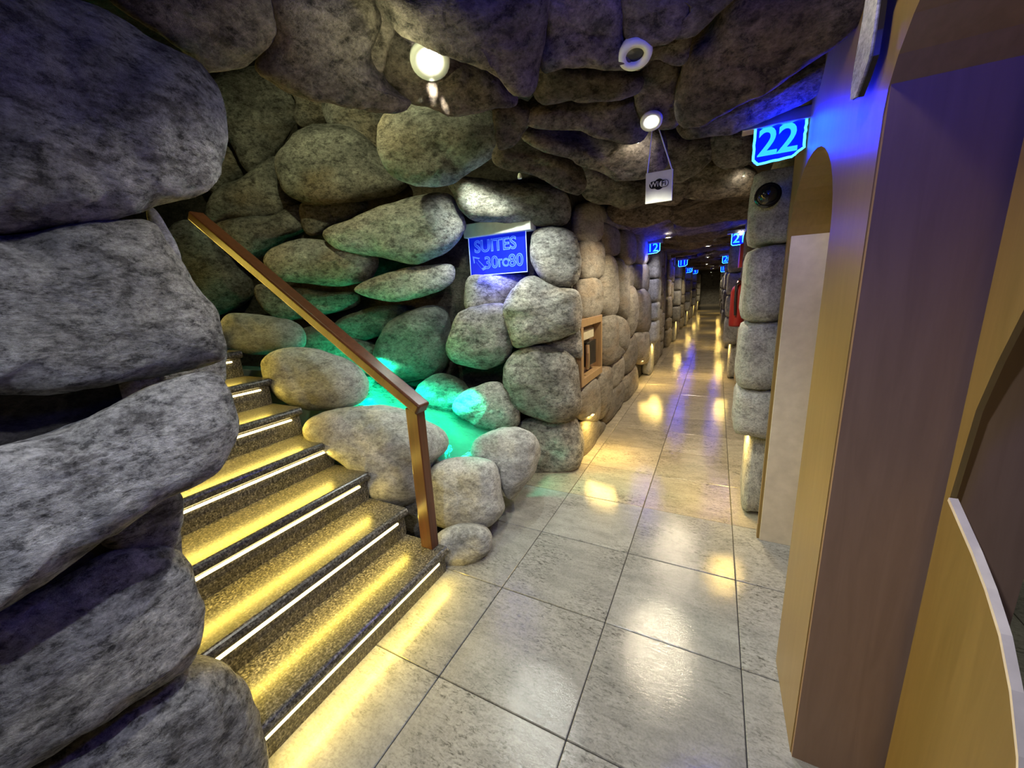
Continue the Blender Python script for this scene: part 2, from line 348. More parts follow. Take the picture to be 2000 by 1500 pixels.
# ================================================================== ROCKS
XL = ((-1.46, 0, 0), (1, 0, 0))
left = [
 [(-120,-60),(60,-30),(180,15),(270,72),(330,105),(372,130),(398,170),(413,215),(420,265),(419,325),(412,352),(385,375),(330,398),(230,425),(100,440),(-20,450),(-140,440)],
 [(-120,470),(0,470),(100,455),(190,442),(285,440),(318,480),(350,520),(385,570),(412,605),(424,650),(428,688),(405,708),(330,728),(230,748),(120,756),(0,755),(-120,750)],
 [(-120,905),(0,872),(110,845),(210,798),(300,760),(370,737),(412,735),(432,762),(447,800),(450,835),(438,876),(412,915),(372,941),(335,965),(280,1000),(217,1042),(121,1112),(50,1160),(-20,1200),(-120,1240)],
 [(-120,1210),(0,1195),(100,1150),(200,1095),(280,1080),(325,1083),(355,1110),(380,1170),(386,1210),(376,1255),(358,1290),(310,1325),(230,1370),(150,1425),(60,1480),(-120,1540)],
 [(360,1303),(412,1302),(457,1322),(487,1358),(504,1410),(509,1460),(500,1540),(430,1600),(250,1620),(60,1600),(60,1520),(150,1440),(250,1372),(320,1320)]]
for i, p in enumerate(left):
    rock('boulder', p, *XL, w=.6, bulge=.3, back=.6, mat='rock_near', parent=None, shrink=1.05, m=110, k=22, off=(.06, .0, .10, -.04, .0)[i]).parent = None
lb = [o for o in COL.objects if o.name.startswith('boulder')]
for o in lb: o.parent = wl; o.location -= wl.location
def R(px, P, parent, **k):
    k.setdefault('shrink', 1.07)
    o = rock('boulder', px, *P, **k); o.parent = parent; o.location -= parent.location; return o
R([(60,760),(200,735),(330,712),(425,685),(432,715),(415,760),(300,800),(180,840),(60,880)], ((-1.72, 0, 0), (1, 0, 0)), wl, mat='rock_near', w=.6, bulge=.2)
R([(100,1120),(220,1050),(330,1030),(350,1070),(330,1110),(200,1140),(90,1180)], ((-1.70, 0, 0), (1, 0, 0)), wl, mat='rock_near', w=.6, bulge=.2)
R([(345,962),(353,1000),(346,1050),(320,1076),(270,1085),(200,1060),(190,1010),(250,975),(300,962)], ((-1.56, 0, 0), (1, 0, 0)), wl, mat='rock_near', w=.6, bulge=.25)
R([(289,410),(305,413),(330,452),(349,490),(352,522),(330,510),(308,470),(292,440)], ((-1.85, 0, 0), (1, 0, 0)), wl, mat='rock_smooth', w=.4)

# ceiling lip and passage ceiling
ZC = ((0, 0, 2.44), (0, 0, -1))
ceiling_rocks = [
 ([(200,-60),(330,-60),(480,-60),(530,-40),(537,20),(530,60),(510,95),(480,120),(440,133),(405,138),(375,120),(345,85),(300,50),(240,10)], {}),
 ([(520,-60),(620,-60),(720,-60),(735,-20),(735,40),(720,80),(730,120),(770,170),(800,185),(780,205),(735,213),(700,205),(650,185),(600,180),(550,160),(505,130),(520,95),(540,50)], {}),
 ([(752,45),(790,55),(830,80),(870,95),(920,115),(965,145),(990,170),(1005,195),(970,200),(930,212),(880,212),(830,195),(790,180),(760,150),(748,130),(755,95),(765,75)], {'bulge': .25}),
 ([(735,10),(765,30),(770,60),(755,100),(745,135),(715,110),(708,75),(715,40)], {'off': -.05}),
 ([(740,-60),(900,-60),(1060,-60),(1066,0),(1066,60),(1055,120),(1045,165),(1030,185),(1000,175),(980,150),(930,110),(870,80),(800,50),(760,30),(740,-10)], {'off': .03}),
 ([(1065,-60),(1200,-60),(1220,-20),(1215,50),(1230,90),(1240,120),(1210,130),(1150,125),(1100,120),(1065,130),(1060,110),(1068,50)], {}),
 ([(1060,125),(1100,118),(1160,128),(1210,135),(1245,150),(1245,175),(1200,185),(1130,190),(1085,195),(1055,190),(1048,165)], {'off': -.08}),
 ([(1215,-40),(1290,-50),(1340,-30),(1345,10),(1330,50),(1300,75),(1260,85),(1232,80),(1218,45)], {}),
 ([(1300,-60),(1450,-60),(1440,-20),(1400,20),(1360,55),(1310,75),(1290,70),(1335,40),(1345,0)], {}),
 ([(1450,-40),(1560,-60),(1700,-60),(1690,0),(1640,60),(1580,110),(1500,160),(1420,200),(1370,230),(1335,225),(1325,190),(1340,130),(1350,90),(1390,50)], {'bulge': .25}),
 ([(1330,245),(1345,232),(1400,208),(1460,180),(1540,150),(1620,110),(1640,140),(1560,200),(1480,235),(1430,255),(1380,262),(1345,265)], {}),
 ([(1245,150),(1270,115),(1310,110),(1330,130),(1325,180),(1330,215),(1320,240),(1290,248),(1260,240),(1245,215),(1240,180)], {}),
 ([(1235,85),(1300,78),(1345,60),(1345,95),(1330,125),(1270,112),(1240,135)], {}),
 ([(1065,200),(1120,190),(1200,185),(1245,185),(1250,215),(1265,240),(1250,265),(1215,270),(1170,255),(1110,245),(1060,240),(1030,235),(1040,215)], {}),
 ([(1025,255),(1070,250),(1130,262),(1185,275),(1215,262),(1255,250),(1290,265),(1300,300),(1290,325),(1230,340),(1170,320),(1110,295),(1060,280),(1030,270)], {}),
 ([(1300,265),(1340,270),(1390,275),(1395,300),(1370,330),(1330,350),(1300,345),(1292,320)], {}),
 ([(1390,270),(1420,255),(1460,262),(1475,290),(1465,315),(1420,325),(1392,310)], {}),
 ([(1325,365),(1340,345),(1390,320),(1440,325),(1475,340),(1475,370),(1430,380),(1370,385),(1330,380)], {}),
 ([(1140,320),(1190,335),(1250,350),(1262,380),(1240,400),(1190,395),(1150,385),(1130,350)], {}),
 ([(1200,400),(1260,392),(1300,398),(1310,420),(1260,440),(1210,435),(1190,415)], {}),
 ([(1310,400),(1370,385),(1430,385),(1470,385),(1465,420),(1400,430),(1340,440),(1315,430)], {}),
 ([(1250,350),(1300,345),(1340,355),(1320,395),(1270,390)], {}),
 ([(975,290),(1000,285),(1060,290),(1110,312),(1140,350),(1128,372),(1095,360),(1040,335),(990,320),(965,312)], {'off': .0}),
 ([(965,215),(1000,205),(1035,215),(1032,240),(1020,262),(1000,282),(975,285),(968,255)], {'off': .0})]
for p, k in ceiling_rocks:
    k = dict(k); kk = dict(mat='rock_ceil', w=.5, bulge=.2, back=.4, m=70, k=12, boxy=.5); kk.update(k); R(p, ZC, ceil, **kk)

# the same kinds of rock go on beside and behind the viewer
for o in lb:
    for k, dy in enumerate((-.78, -1.55)):
        c = o.copy(); COL.objects.link(c); c.parent = wl; c.location = o.location + Vector((random.uniform(-.05, .0), dy, (-.04, .05)[k])); c.rotation_euler = (random.uniform(-.08, .08), 0, random.uniform(-.1, .1))
for o in [q for q in ceil.children if q.location.y + ceil.location.y < 1.75]:
    c = o.copy(); COL.objects.link(c); c.parent = ceil; c.location = o.location + Vector((random.uniform(-.05, .05), -1.35, .02))
# back wall of the stairwell
NUP = (Vector((-1.9, 3.05, 2.3)), (.25, -.82, -.5)); NBK = (NP, NB)
back_rocks = [
 ([(750,235),(775,208),(830,200),(890,205),(940,215),(970,235),(975,270),(960,300),(930,325),(890,350),(850,360),(810,355),(775,335),(752,300),(745,265)], NUP, {'off': .25, 'mat': 'rock_mid'}),
 ([(425,155),(460,135),(510,138),(550,160),(575,200),(580,225),(565,255),(540,290),(515,320),(497,333),(480,320),(460,285),(435,245),(422,210)], NBK, {'bulge': .22}),
 ([(560,150),(590,160),(640,180),(655,215),(640,240),(600,250),(578,232),(582,200)], NBK, {}),
 ([(640,185),(690,190),(745,205),(755,240),(748,280),(755,320),(710,290),(660,265),(640,235)], NBK, {}),
 ([(548,310),(570,285),(600,260),(650,250),(700,265),(740,300),(765,335),(790,358),(770,375),(720,385),(660,395),(610,398),(575,385),(555,355)], NBK, {'off': .15}),
 ([(420,400),(440,370),(480,345),(520,320),(545,315),(552,350),(570,385),(585,400),(560,420),(510,430),(470,425),(430,435),(415,425)], NBK, {}),
 ([(425,255),(455,285),(480,325),(495,340),(460,355),(425,380),(405,350),(408,290)], NBK, {'off': -.1}),
 ([(430,440),(480,428),(540,420),(585,402),(600,420),(590,450),(550,470),(520,490),(490,505),(455,475)], NBK, {}),
 ([(590,400),(650,395),(700,392),(720,405),(660,435),(625,455),(600,450)], NBK, {'off': -.1}),
 ([(628,460),(640,445),(680,430),(740,405),(800,390),(850,378),(880,380),(895,405),(908,432),(905,455),(880,485),(840,505),(800,515),(740,505),(690,498),(650,485)], NBK, {'off': .22, 'mat': 'rock_mid', 'shrink': .99}),
 ([(872,350),(885,343),(930,350),(990,355),(1050,360),(1095,375),(1106,400),(1105,425),(1085,440),(1040,440),(980,432),(930,430),(905,412),(890,380)], NBK, {'off': .16, 'mat': 'rock_mid'}),
 ([(522,510),(535,490),(570,475),(610,470),(660,480),(710,492),(730,505),(728,530),(710,548),(660,555),(600,553),(550,545),(530,530)], NBK, {'off': .3, 'mat': 'rock_mid'}),
 ([(700,565),(730,545),(780,530),(840,520),(878,520),(882,545),(860,565),(820,578),(770,587),(730,580)], NBK, {'off': .15, 'mat': 'rock_mid'}),
 ([(510,560),(570,562),(640,570),(690,572),(695,590),(670,605),(620,615),(560,625),(520,600)], NBK, {'off': .1}),
 ([(330,470),(355,440),(390,440),(430,480),(470,520),(485,560),(475,585),(420,610),(385,590),(350,540)], NBK, {'off': .1}),
 ([(735,700),(755,645),(800,610),(850,600),(872,620),(876,680),(862,725),(820,740),(760,738)], NBK, {'mat': 'wet'}),
 ([(650,640),(700,608),(780,598),(795,625),(755,650),(700,665)], NBK, {'mat': 'wet'}),
 ([(590,650),(640,640),(700,660),(750,690),(745,735),(690,720),(630,695),(595,680)], NBK, {'mat': 'wet', 'off': .1}),
 ([(805,775),(830,745),(870,732),(905,748),(914,775),(890,797),(850,797),(815,792)], NBK, {'mat': 'wet', 'off': .25}),
 ([(888,800),(900,775),(930,758),(970,750),(1000,775),(1012,815),(1000,832),(960,838),(920,825)], NBK, {'mat': 'rock_mid', 'off': .35}),
 ([(878,690),(885,640),(905,608),(950,597),(985,600),(1000,630),(998,680),(985,705),(950,718),(910,710)], NBK, {'mat': 'rock_mid', 'off': .15}),
 ([(988,600),(1005,570),(1040,545),(1080,560),(1125,570),(1135,600),(1132,640),(1110,655),(1050,670),(1010,675),(995,640)], NBK, {'mat': 'rock_mid', 'off': .2}),
 ([(1045,455),(1080,445),(1115,455),(1130,490),(1130,535),(1110,558),(1075,555),(1050,530),(1040,495)], NBK, {'mat': 'rock_mid', 'off': .12}),
 ([(985,735),(1000,700),(1040,675),(1090,680),(1120,700),(1130,750),(1128,795),(1105,815),(1050,812),(1010,800),(990,775)], NBK, {'mat': 'rock_mid', 'off': .2}),
 ([(1060,668),(1100,660),(1130,645),(1134,695),(1110,692),(1085,682)], NBK, {'mat': 'rock_mid', 'off': .1}),
 ([(915,605),(915,545),(960,538),(1020,538),(1035,555),(1005,575),(975,598)], NBK, {'mat': 'rock_mid', 'off': -.02}),
 ([(1010,830),(1060,815),(1110,812),(1135,840),(1138,870),(1128,905),(1095,925),(1050,930),(1030,915),(1020,880)], NBK, {'mat': 'rock_mid', 'off': .15})]
for p, P, k in back_rocks:
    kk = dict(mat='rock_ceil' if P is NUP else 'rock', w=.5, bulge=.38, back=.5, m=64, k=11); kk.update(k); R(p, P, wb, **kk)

# free boulders that line the stairs and the pool
free = [
 ([(855,1045),(890,1025),(940,1028),(960,1045),(958,1075),(930,1098),(890,1108),(865,1100),(855,1075)], ((0, 1.80, 0), (0, -1, 0)), 'smallest round boulder at the foot of the handrail post'),
 ([(838,920),(870,897),(920,890),(965,900),(978,930),(982,970),(985,1000),(955,1030),(900,1028),(855,1020),(842,980)], ((0, 2.08, 0), (0, -1, 0)), 'grey boulder just right of the handrail post, above the smallest one'),
 ([(922,880),(935,855),(970,838),(1010,835),(1042,848),(1053,875),(1045,920),(1025,950),(1000,975),(985,950),(982,920),(960,895),(935,895)], ((0, 2.45, 0), (0, -1, 0)), 'pale smooth boulder between the green pool and the passage floor'),
 ([(608,830),(640,805),(700,795),(770,800),(830,825),(865,850),(868,880),(845,905),(838,960),(800,980),(750,980),(720,930),(660,890),(615,860)], ((0, 1.92, 0), (0, -1, 0)), 'large boulder beside the stairs, behind the handrail post'),
 ([(516,710),(535,685),(580,678),(640,690),(690,710),(715,745),(712,780),(680,798),(630,802),(570,790),(530,755)], ((0, 1.92, 0), (0, -1, 0)), 'oval boulder beside the middle steps, below the handrail'),
 ([(430,640),(450,612),(510,615),(570,628),(595,650),(592,680),(550,690),(510,695),(470,690),(435,680)], ((0, 1.95, 0), (0, -1, 0)), 'flat yellow-lit boulder beside the topmost visible steps')]
for p, P, lab in free:
    o = rock('boulder', p, *P, w=.4, bulge=.42, back=.55, mat='rock_smooth', m=80, k=14, rough=.8); tag(o, lab, 'boulder', 'boulders lining the stairs and pool')

o = rock('boulder', [(742,945),(775,905),(825,890),(862,905),(868,960),(862,1015),(835,1050),(800,1045),(765,1000)], (0, 1.97, 0), (0, -1, 0), w=.4, bulge=.3, back=.5, mat='rock', m=60, k=11, rough=.8); tag(o, 'shaded boulder wedged low behind the handrail post', 'boulder', 'boulders lining the stairs and pool')
# left passage wall blocks (plane x = -1.13)
def cv(l): return [(1030 + x * .3731, 380 + y * .3731) for x, y in l]
XW = ((-1.15, 0, 0), (1, 0, 0))
blocks = [
 [(265,60),(375,60),(375,240),(270,240)], [(375,150),(440,160),(475,200),(475,310),(410,320),(385,260)], [(270,245),(380,250),(395,330),(385,430),(280,440)], [(270,450),(375,450),(375,625),(270,650)],
 [(385,340),(440,340),(445,620),(380,620)], [(445,350),(490,370),(505,650),(450,615)], [(480,190),(550,210),(550,360),(490,350)], [(555,190),(620,200),(620,355),(555,360)], [(380,60),(480,70),(480,180),(385,145)], [(485,70),(620,80),(620,195),(485,185)],
 [(495,375),(545,375),(545,485),(505,490)], [(550,368),(625,370),(625,505),(550,485)], [(505,500),(548,495),(550,700),(512,740)], [(555,510),(625,520),(625,710),(555,715)],
 [(385,640),(440,622),(448,790),(490,835),(390,895)], [(450,635),(508,660),(520,750),(500,825),(452,785)], [(500,790),(552,728),(556,870),(500,945)], [(558,722),(625,720),(625,870),(565,880)],
 [(275,1000),(350,965),(360,1170),(300,1192),(240,1130)], [(355,955),(420,895),(412,1090),(362,1180)], [(425,885),(492,845),(492,960),(422,1020)], [(418,1035),(492,972),(492,1080),(400,1200)], [(500,960),(558,890),(568,1005),(500,1090)], [(285,1195),(360,1178),(400,1205),(345,1290),(270,1400)]]
for b_ in blocks:
    o = rock('block', cv(b_), *XW, w=1, bulge=.15, back=.22, boxy=.42, mat='block', m=44, k=8, rough=.5, shrink=.985); o.parent = wc; o.location -= wc.location
# far stretches of both walls, stone by stone
def pilaster(x0, x1, y, parent, z0=.62, n=4, ztop=2.3, dy=.5):
    z = z0; hs = [random.uniform(.8, 1.2) for _ in range(n)]; k = (ztop - z0) / sum(hs)
    for h in hs:
        h *= k; blk('column_block', PC, Vector(((x0 + x1) / 2, y + dy / 2 + random.uniform(-.012, .012), z + h / 2)) - parent.location, (x1 - x0, dy, h * .985), parent, (0, 0, random.uniform(-.03, .03))); z += h
    blk('base_stone', PC, Vector(((x0 + x1) / 2 + (.07 if x0 > 0 else -.07), y + .1 + dy / 2, z0 / 2)) - parent.location, ((x1 - x0) * .75, dy, z0), parent)
LY = [7.55, 12.6, 17.8, 23.0, 28.2]; RY = [2.88, 7.6, 11.4, 15.2, 20.4, 25.6]
for y in LY: pilaster(-1.16, -.93, y, wc)
for y in RY: pilaster(.155, .42, y, wr, dy=.45 if y < 3 else .5)
def run(x, y0, y1, parent, sgn, protos):
    y = y0
    while y < y1 - .25:
        wdt = random.uniform(.45, .9); wdt = min(wdt, y1 - y); z = 0
        while z < 2.45:
            h = random.uniform(.3, .62); h = min(h, 2.55 - z)
            blk('block', protos, Vector((x + random.uniform(-.02, .02), y + wdt / 2, z + h / 2)) - parent.location, (.26, wdt * .985, h * .985), parent, (random.uniform(-.03, .03), 0, random.uniform(-.03, .03))); z += h
        y += wdt
for i, y in enumerate(LY):
    y0 = y + .5; y1 = (LY + [31])[i + 1]; run(-1.22, y0, y0 + 2.2, wc, 1, PB)
    run(-1.24, y0 + 3.4, y1, wc, 1, PB)
for i, y in enumerate(RY):
    y0 = y + .45; y1 = (RY + [29])[i + 1]; run(.46, y0, min(y0 + 2.3, y1), wr, -1, PB)
    if y0 + 3.4 < y1: run(.46, y0 + 3.4, y1, wr, -1, PB)
y = 4.9
while y < 22:
    x = -1.25
    while x < .5:
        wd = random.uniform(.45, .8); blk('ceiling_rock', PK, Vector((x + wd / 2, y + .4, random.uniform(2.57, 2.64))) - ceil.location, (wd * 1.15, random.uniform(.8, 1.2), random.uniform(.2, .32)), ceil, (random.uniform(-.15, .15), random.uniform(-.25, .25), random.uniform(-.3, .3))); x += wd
    y += .75

# ================================================================== STAIRS
st = empty('staircase', (-1.39, 1.0, 0)); tag(st, 'speckled granite staircase with glowing yellow strips under each nosing', 'staircase')
TR, RI = .297, .195
prof = []
def tread_me():
    # rounded nosing, runs along Y from .05 to 1.63, local x=0 at riser face
    t = .055; pr = [(-TR - .02, 0), (-TR - .02, -t), (0.005, -t)]
    for i in range(9):
        a = -math.pi / 2 + math.pi * i / 8; pr.append((.012 + math.cos(a) * .022, -t / 2 + math.sin(a) * t / 2))
    pr.append((.0, 0)); bm = bmesh.new()
    A = [bm.verts.new((x, .46, z)) for x, z in pr]; B_ = [bm.verts.new((x, 1.63, z)) for x, z in pr]
    n = len(pr); bm.faces.new(A); bm.faces.new(B_[::-1])
    for i in range(n): bm.faces.new((A[i], B_[i], B_[(i + 1) % n], A[(i + 1) % n]))
    return from_bm('tread', bm)
tm = tread_me(); tm.materials.append(M['granite'])
rm = box_me('riser', .03, 1.165, RI, 0, org=(-.015, 1.0435, 0)); rm.materials.append(M['granite'])
lm = box_me('led_strip', .010, 1.09, .011, 0, org=(.006, 1.015, 0)); lm.materials.append(M['led'])
for k in range(12):
    top = .175 + RI * k; xf = -1.39 - TR * k
    t = bpy.data.objects.new('tread', tm); r = bpy.data.objects.new('riser', rm); l = bpy.data.objects.new('led_strip', lm)
    for o_, loc in ((t, (xf, 0, top)), (r, (xf, 0, top - RI / 2 - .02)), (l, (xf, 0, top - .075))):
        COL.objects.link(o_); o_.parent = st; o_.location = Vector(loc) - st.location
    l_ = light('AREA', 'led_light', (xf + .035, 1.04, top - .07), 4.4, (1, .70, .09), st, size=.012, sy=1.08); l_.rotation_euler = (0, -1.0, 0)
    bl = box('step_core', (xf - TR, .46, max(0, top - .4)), (xf - .03, 1.625, top - .056), 'granite', st)

# handrail
hr = empty('handrail', (-1.465, 1.6, .175)); tag(hr, 'brown wooden handrail on a square post beside the stairs', 'handrail')
box('post', (-1.515, 1.565, .175), (-1.428, 1.630, 1.062), 'wood', hr, .006)
A_ = Vector((-1.415, 1.6, 1.055)); D_ = Vector((-3.297 + 1.44, 0, 2.278 - 1.05)); Ln = 2.27; D_.normalize()
me = box_me('rail', Ln, .095, .066, .012, 3, org=(-Ln / 2, 0, 0)); o = link('rail', me, 'wood', hr); o.location = A_ - hr.location; ang = math.atan2(-D_.z, -D_.x); o.rotation_euler = (0, -ang if False else math.atan2(D_.z, -D_.x), 0)
me = box_me('metal_strip', Ln - .06, .03, .012, .002, 1, org=(-Ln / 2, 0, -.037)); o2 = link('metal_strip', me, 'steel', hr); o2.location = o.location; o2.rotation_euler = o.rotation_euler; o2['label'] = 'thin steel flat bar under the wooden rail'

# ================================================================== POOL
pool = empty('pool', (-2.8, 2.7, 0)); tag(pool, 'small basin of water glowing bright green behind the boulders', 'pool')
def bed(z, off):
    return .40 + off + .345 * max(0, min(1.9, -1.7 - z))
xs = [-1.62, -1.7, -2.2, -2.8, -3.3, -3.6, -4.4]
def yb(x): return NP.y + (x - NP.x) * .31 / .95 - .08
for nm, mt, o0, o1 in (('basin', 'basin', None, 0.0), ('water', 'water', .035, .04)):
    vs, fs = [], []
    for x in xs:
        lo = 0 if o0 is None else bed(x, o0); hi = bed(x, o1)
        vs += [(x, 2.15, lo), (x, yb(x), lo), (x, yb(x), hi), (x, 2.15, hi)]
    for i in range(len(xs) - 1):
        for k in range(4): fs.append((i * 4 + k, i * 4 + (k + 1) % 4, i * 4 + 4 + (k + 1) % 4, i * 4 + 4 + k))
    fs += [(3, 2, 1, 0), tuple(len(vs) - 4 + k for k in range(4))]
    o = link(nm, mesh(nm, vs, fs), mt, pool); o.location = -pool.location
for i, x in enumerate((-2.25, -2.75, -3.3)):
    b_ = link('underwater_lamp', lathe_me('underwater_lamp', [(0, 0), (.04, 0), (.045, .02), (.03, .035), (0, .04)], 16), 'greenled', pool); b_.location = Vector((x, 2.3 + .1 * i, bed(x, 0))) - pool.location
    light('SPOT', 'green_light', (x - .1, 2.5 + .1 * i, bed(x, .35)), 95, (0, 1, .5), pool, .05, 2.75, .4, (x - .15, 2.55 + .1 * i, 0))

light('SPOT', 'green_light', (-1.98, 2.75, bed(-1.98, .42)), 55, (0, 1, .5), pool, .04, 1.9, .5, (-2.0, 2.75, 0))
for x in (-2.6, -3.2): light('POINT', 'green_wash', (x, 2.45, bed(x, .3)), 3.5, (0, 1, .4), pool, size=.02)
# ================================================================== SIGNS
def neon_sign(x0, x1, z0, z1, y, num, label, energy=6, brackets=True, shop=None):
    e = empty('neon_sign', ((x0 + x1) / 2, y, z1)); tag(e, label, 'sign', 'blue neon room number signs')
    wd = x1 - x0
    box('bracket', (x0 - wd * .28, y - .03, z1), (x1 + wd * .2, y + .05, z1 + .055), 'steel', e, .004)
    p = prism('plate', [(x0, z1), (x0, z0 + .01), (x0 + .012, z0), (x1 - wd * .22, z0 + .008), (x1, z0 + wd * .2), (x1, z1)], 'Y', y - .004, y + .004, 'bluepl', e); p.location = -e.location
    path = [(x0, z1), (x0, z0 + .02), (x0 + .02, z0), (x1 - wd * .22, z0 + .008), (x1, z0 + wd * .2), (x1, z1)]; pp = []
    for i in range(len(path) - 1):
        n = 8
        for k in range(n):
            t = k / n; j = .004 * (wd / .23); pp.append((path[i][0] * (1 - t) + path[i + 1][0] * t + random.uniform(-j, j) * .5, y - .006, path[i][1] * (1 - t) + path[i + 1][1] * t + random.uniform(-j, j) * .5))
    pp.append((path[-1][0], y - .006, path[-1][1]))
    b = link('border', tube_me('border', pp, .0055, 6), 'neon', e); b.location = -e.location
    if num:
        for i_, ch in enumerate(num):
            t = link('digit', text_me(ch, wd * .86, .002, wd * .012), 'digit', e); t.rotation_euler = (math.pi / 2, 0, 0); t.location = Vector(((x0 + x1) / 2 - .005 + (i_ - (len(num) - 1) / 2) * wd * .40, y - .008, (z0 + z1) / 2 + .01)) - e.location
    if energy: light('AREA', 'neon_light', ((x0 + x1) / 2, y - .05, (z0 + z1) / 2), energy * .6, (0, .008, 1), e, size=.16, target=((x0 + x1) / 2, y - 1, (z0 + z1) / 2 - .35))
    if energy: light('POINT', 'neon_glow', ((x0 + x1) / 2 + .02, y - .12, z0 + .1), energy * .3, (0, .008, 1), e, size=.05)
    return e
neon_sign(.122, .322, 2.21, 2.362, 2.42, '22', 'large blue neon sign reading 22, nearest on the right', 11)
neon_sign(-1.095, -.88, 2.205, 2.365, 7.2, '12', 'blue neon sign reading 12 above the lilac stone pilaster', 5)
q = atY(1428, 480, 7.5); neon_sign(q.x, q.x + .235, q.z, q.z + .18, 7.5, '21', 'second blue neon sign on the right, half hidden by the stone column', 4)
q = atY(1325, 521, 12.5); neon_sign(q.x, q.x + .23, q.z, q.z + .17, 12.5, '11', 'second blue neon sign on the left wall of the passage', 5)
for (px, py, Y, n, lab) in ((1416, 514, 11.3, '20', 'third blue neon sign along the right wall'), (1412, 531, 15.1, '19', 'fourth and farthest blue neon sign along the right wall'), (1352, 532, 17.7, '10', 'third blue neon sign along the left wall'), (1366, 534, 22.9, '9', 'farthest tiny blue neon sign along the left wall')):
    q = atY(px, py, Y); q.x = -1.14 if px < 1390 else .09; neon_sign(q.x, q.x + .23, q.z, q.z + .17, Y, n, lab, 4)
# neighbouring sign just beyond the frame, its light reaches the boulders and the brown pier face
neon_sign(.10, .33, 2.30, 2.46, .85, None, 'blue neon sign of the next suite, just out of view', 0)
light('POINT', 'neon_glow_next', (.14, .72, 2.24), 13, (.02, .04, 1), None, size=.08)

# suites sign
Ys = 3.25
A = [atY(917, 465, Ys), atY(1027, 452, Ys), atY(1030, 533, Ys), atY(918, 537, Ys)]
x0, x1 = (A[0].x + A[3].x) / 2, (A[1].x + A[2].x) / 2; z0, z1 = (A[2].z + A[3].z) / 2, (A[0].z + A[1].z) / 2
ss = empty('suites_sign', ((x0 + x1) / 2, Ys, z1)); tag(ss, 'blue edge-lit acrylic sign reading SUITES 30 TO 80 with an arrow', 'sign')
box('plate', (x0, Ys, z0), (x1, Ys + .008, z1), 'suite', ss)
bk = box('bracket', (x0 - .02, Ys - .05, z1), (x1 + .07, Ys + .07, z1 + .12), 'white', ss, .006)
fr = [(x0, z1), (x0, z0), (x1, z0), (x1, z1)]
o = link('edge', tube_me('edge', [(x, Ys, z) for x, z in fr], .004, 6), 'frost', ss); o.location = -ss.location
wd, ht = x1 - x0, z1 - z0
def outline_text(s, size, cx, cz):
    for nm, mt, off, dy in (('lettering', 'engrave', .004, 0), ('letter_core', 'suite', -.004, -.002)):
        t = link(nm, text_me(s, size, .001, off), mt, ss); t.rotation_euler = (math.pi / 2, 0, 0); t.location = Vector((cx, Ys - .003 + dy, cz)) - ss.location
outline_text('SUITES', .155 * wd / .62, x0 + wd * .47, z0 + ht * .74)
outline_text('30', .155 * wd / .62, x0 + wd * .39, z0 + ht * .30)
outline_text('TO', .10 * wd / .62, x0 + wd * .60, z0 + ht * .27)
outline_text('80', .155 * wd / .62, x0 + wd * .82, z0 + ht * .30)
ar = [(.06, .52), (.19, .46), (.155, .42), (.30, .16), (.235, .12), (.115, .37), (.075, .33)]
for sc, mt, dy in ((1, 'engrave', 0), (.72, 'suite', -.002)):
    cx, cz = .155, .34; o = prism('arrow', [(x0 + wd * (cx + (a - cx) * sc), z0 + ht * (cz + (b - cz) * sc)) for a, b in ar], 'Y', Ys - .005 + dy, Ys - .002 + dy, mt, ss); o.location = -ss.location
light('AREA', 'sign_glow', ((x0 + x1) / 2, Ys - .06, z0 + .05), 3.5, (.01, .03, 1), ss, size=.3, target=((x0 + x1) / 2 + .2, Ys + .5, z0 - .5))
light('POINT', 'sign_glow_low', ((x0 + x1) / 2, Ys - .05, z0 - .05), 2.2, (.01, .03, 1), ss, size=.1)

# wifi sign
Yw = 2.2
A = [atY(1260, 340, Yw), atY(1312, 330, Yw), atY(1315, 390, Yw), atY(1262, 400, Yw)]
c = sum(A, Vector()) / 4; hw = (A[1].x - A[0].x + A[2].x - A[3].x) / 4; hh = (A[0].z + A[1].z - A[2].z - A[3].z) / 4
wf = empty('wifi_sign', c); tag(wf, 'square white WiFi sign hanging on two cords from the ceiling', 'sign')
box('board', c - Vector((hw, .004, hh)), c + Vector((hw, .004, hh)), 'board', wf, .001)
tp = atY(1278, 250, Yw)
for s in (-1, 1):
    o = link('cord', tube_me('cord', [(c.x + s * hw * .9, Yw, c.z + hh), (tp.x + s * .008, Yw, tp.z + .03)], .003, 6), 'white', wf); o.location = -c
def disc(cx, cz, rx, rz, y, n=28, pill=None):
    pts = []
    for i in range(n):
        a = 2 * math.pi * i / n; x, z = math.cos(a) * rx, math.sin(a) * rz
        if pill: x += pill if math.cos(a) >= 0 else -pill
        pts.append((cx + x, cz + z))
    return pts
o = prism('emblem', disc(c.x, c.z + .012, hw * .38, hw * .40, 0), 'Y', c.y - .0055, c.y - .004, 'ink', wf); o.location = -c
o = prism('emblem_band', disc(c.x, c.z + .012, hw * .26, hw * .27, 0, pill=hw * .46), 'Y', c.y - .0065, c.y - .0045, 'ink', wf); o.location = -c
o = prism('emblem_field', disc(c.x + hw * .36, c.z + .012, hw * .22, hw * .23, 0, pill=hw * .10), 'Y', c.y - .0072, c.y - .005, 'board', wf); o.location = -c
for s, x, mt in (('Wi', -.35, 'board'), ('Fi', .36, 'ink')):
    t = link('lettering', text_me(s, hw * .54, .0005, .0004), mt, wf); t.rotation_euler = (math.pi / 2, 0, 0); t.location = (x * hw, -.0085, .012)

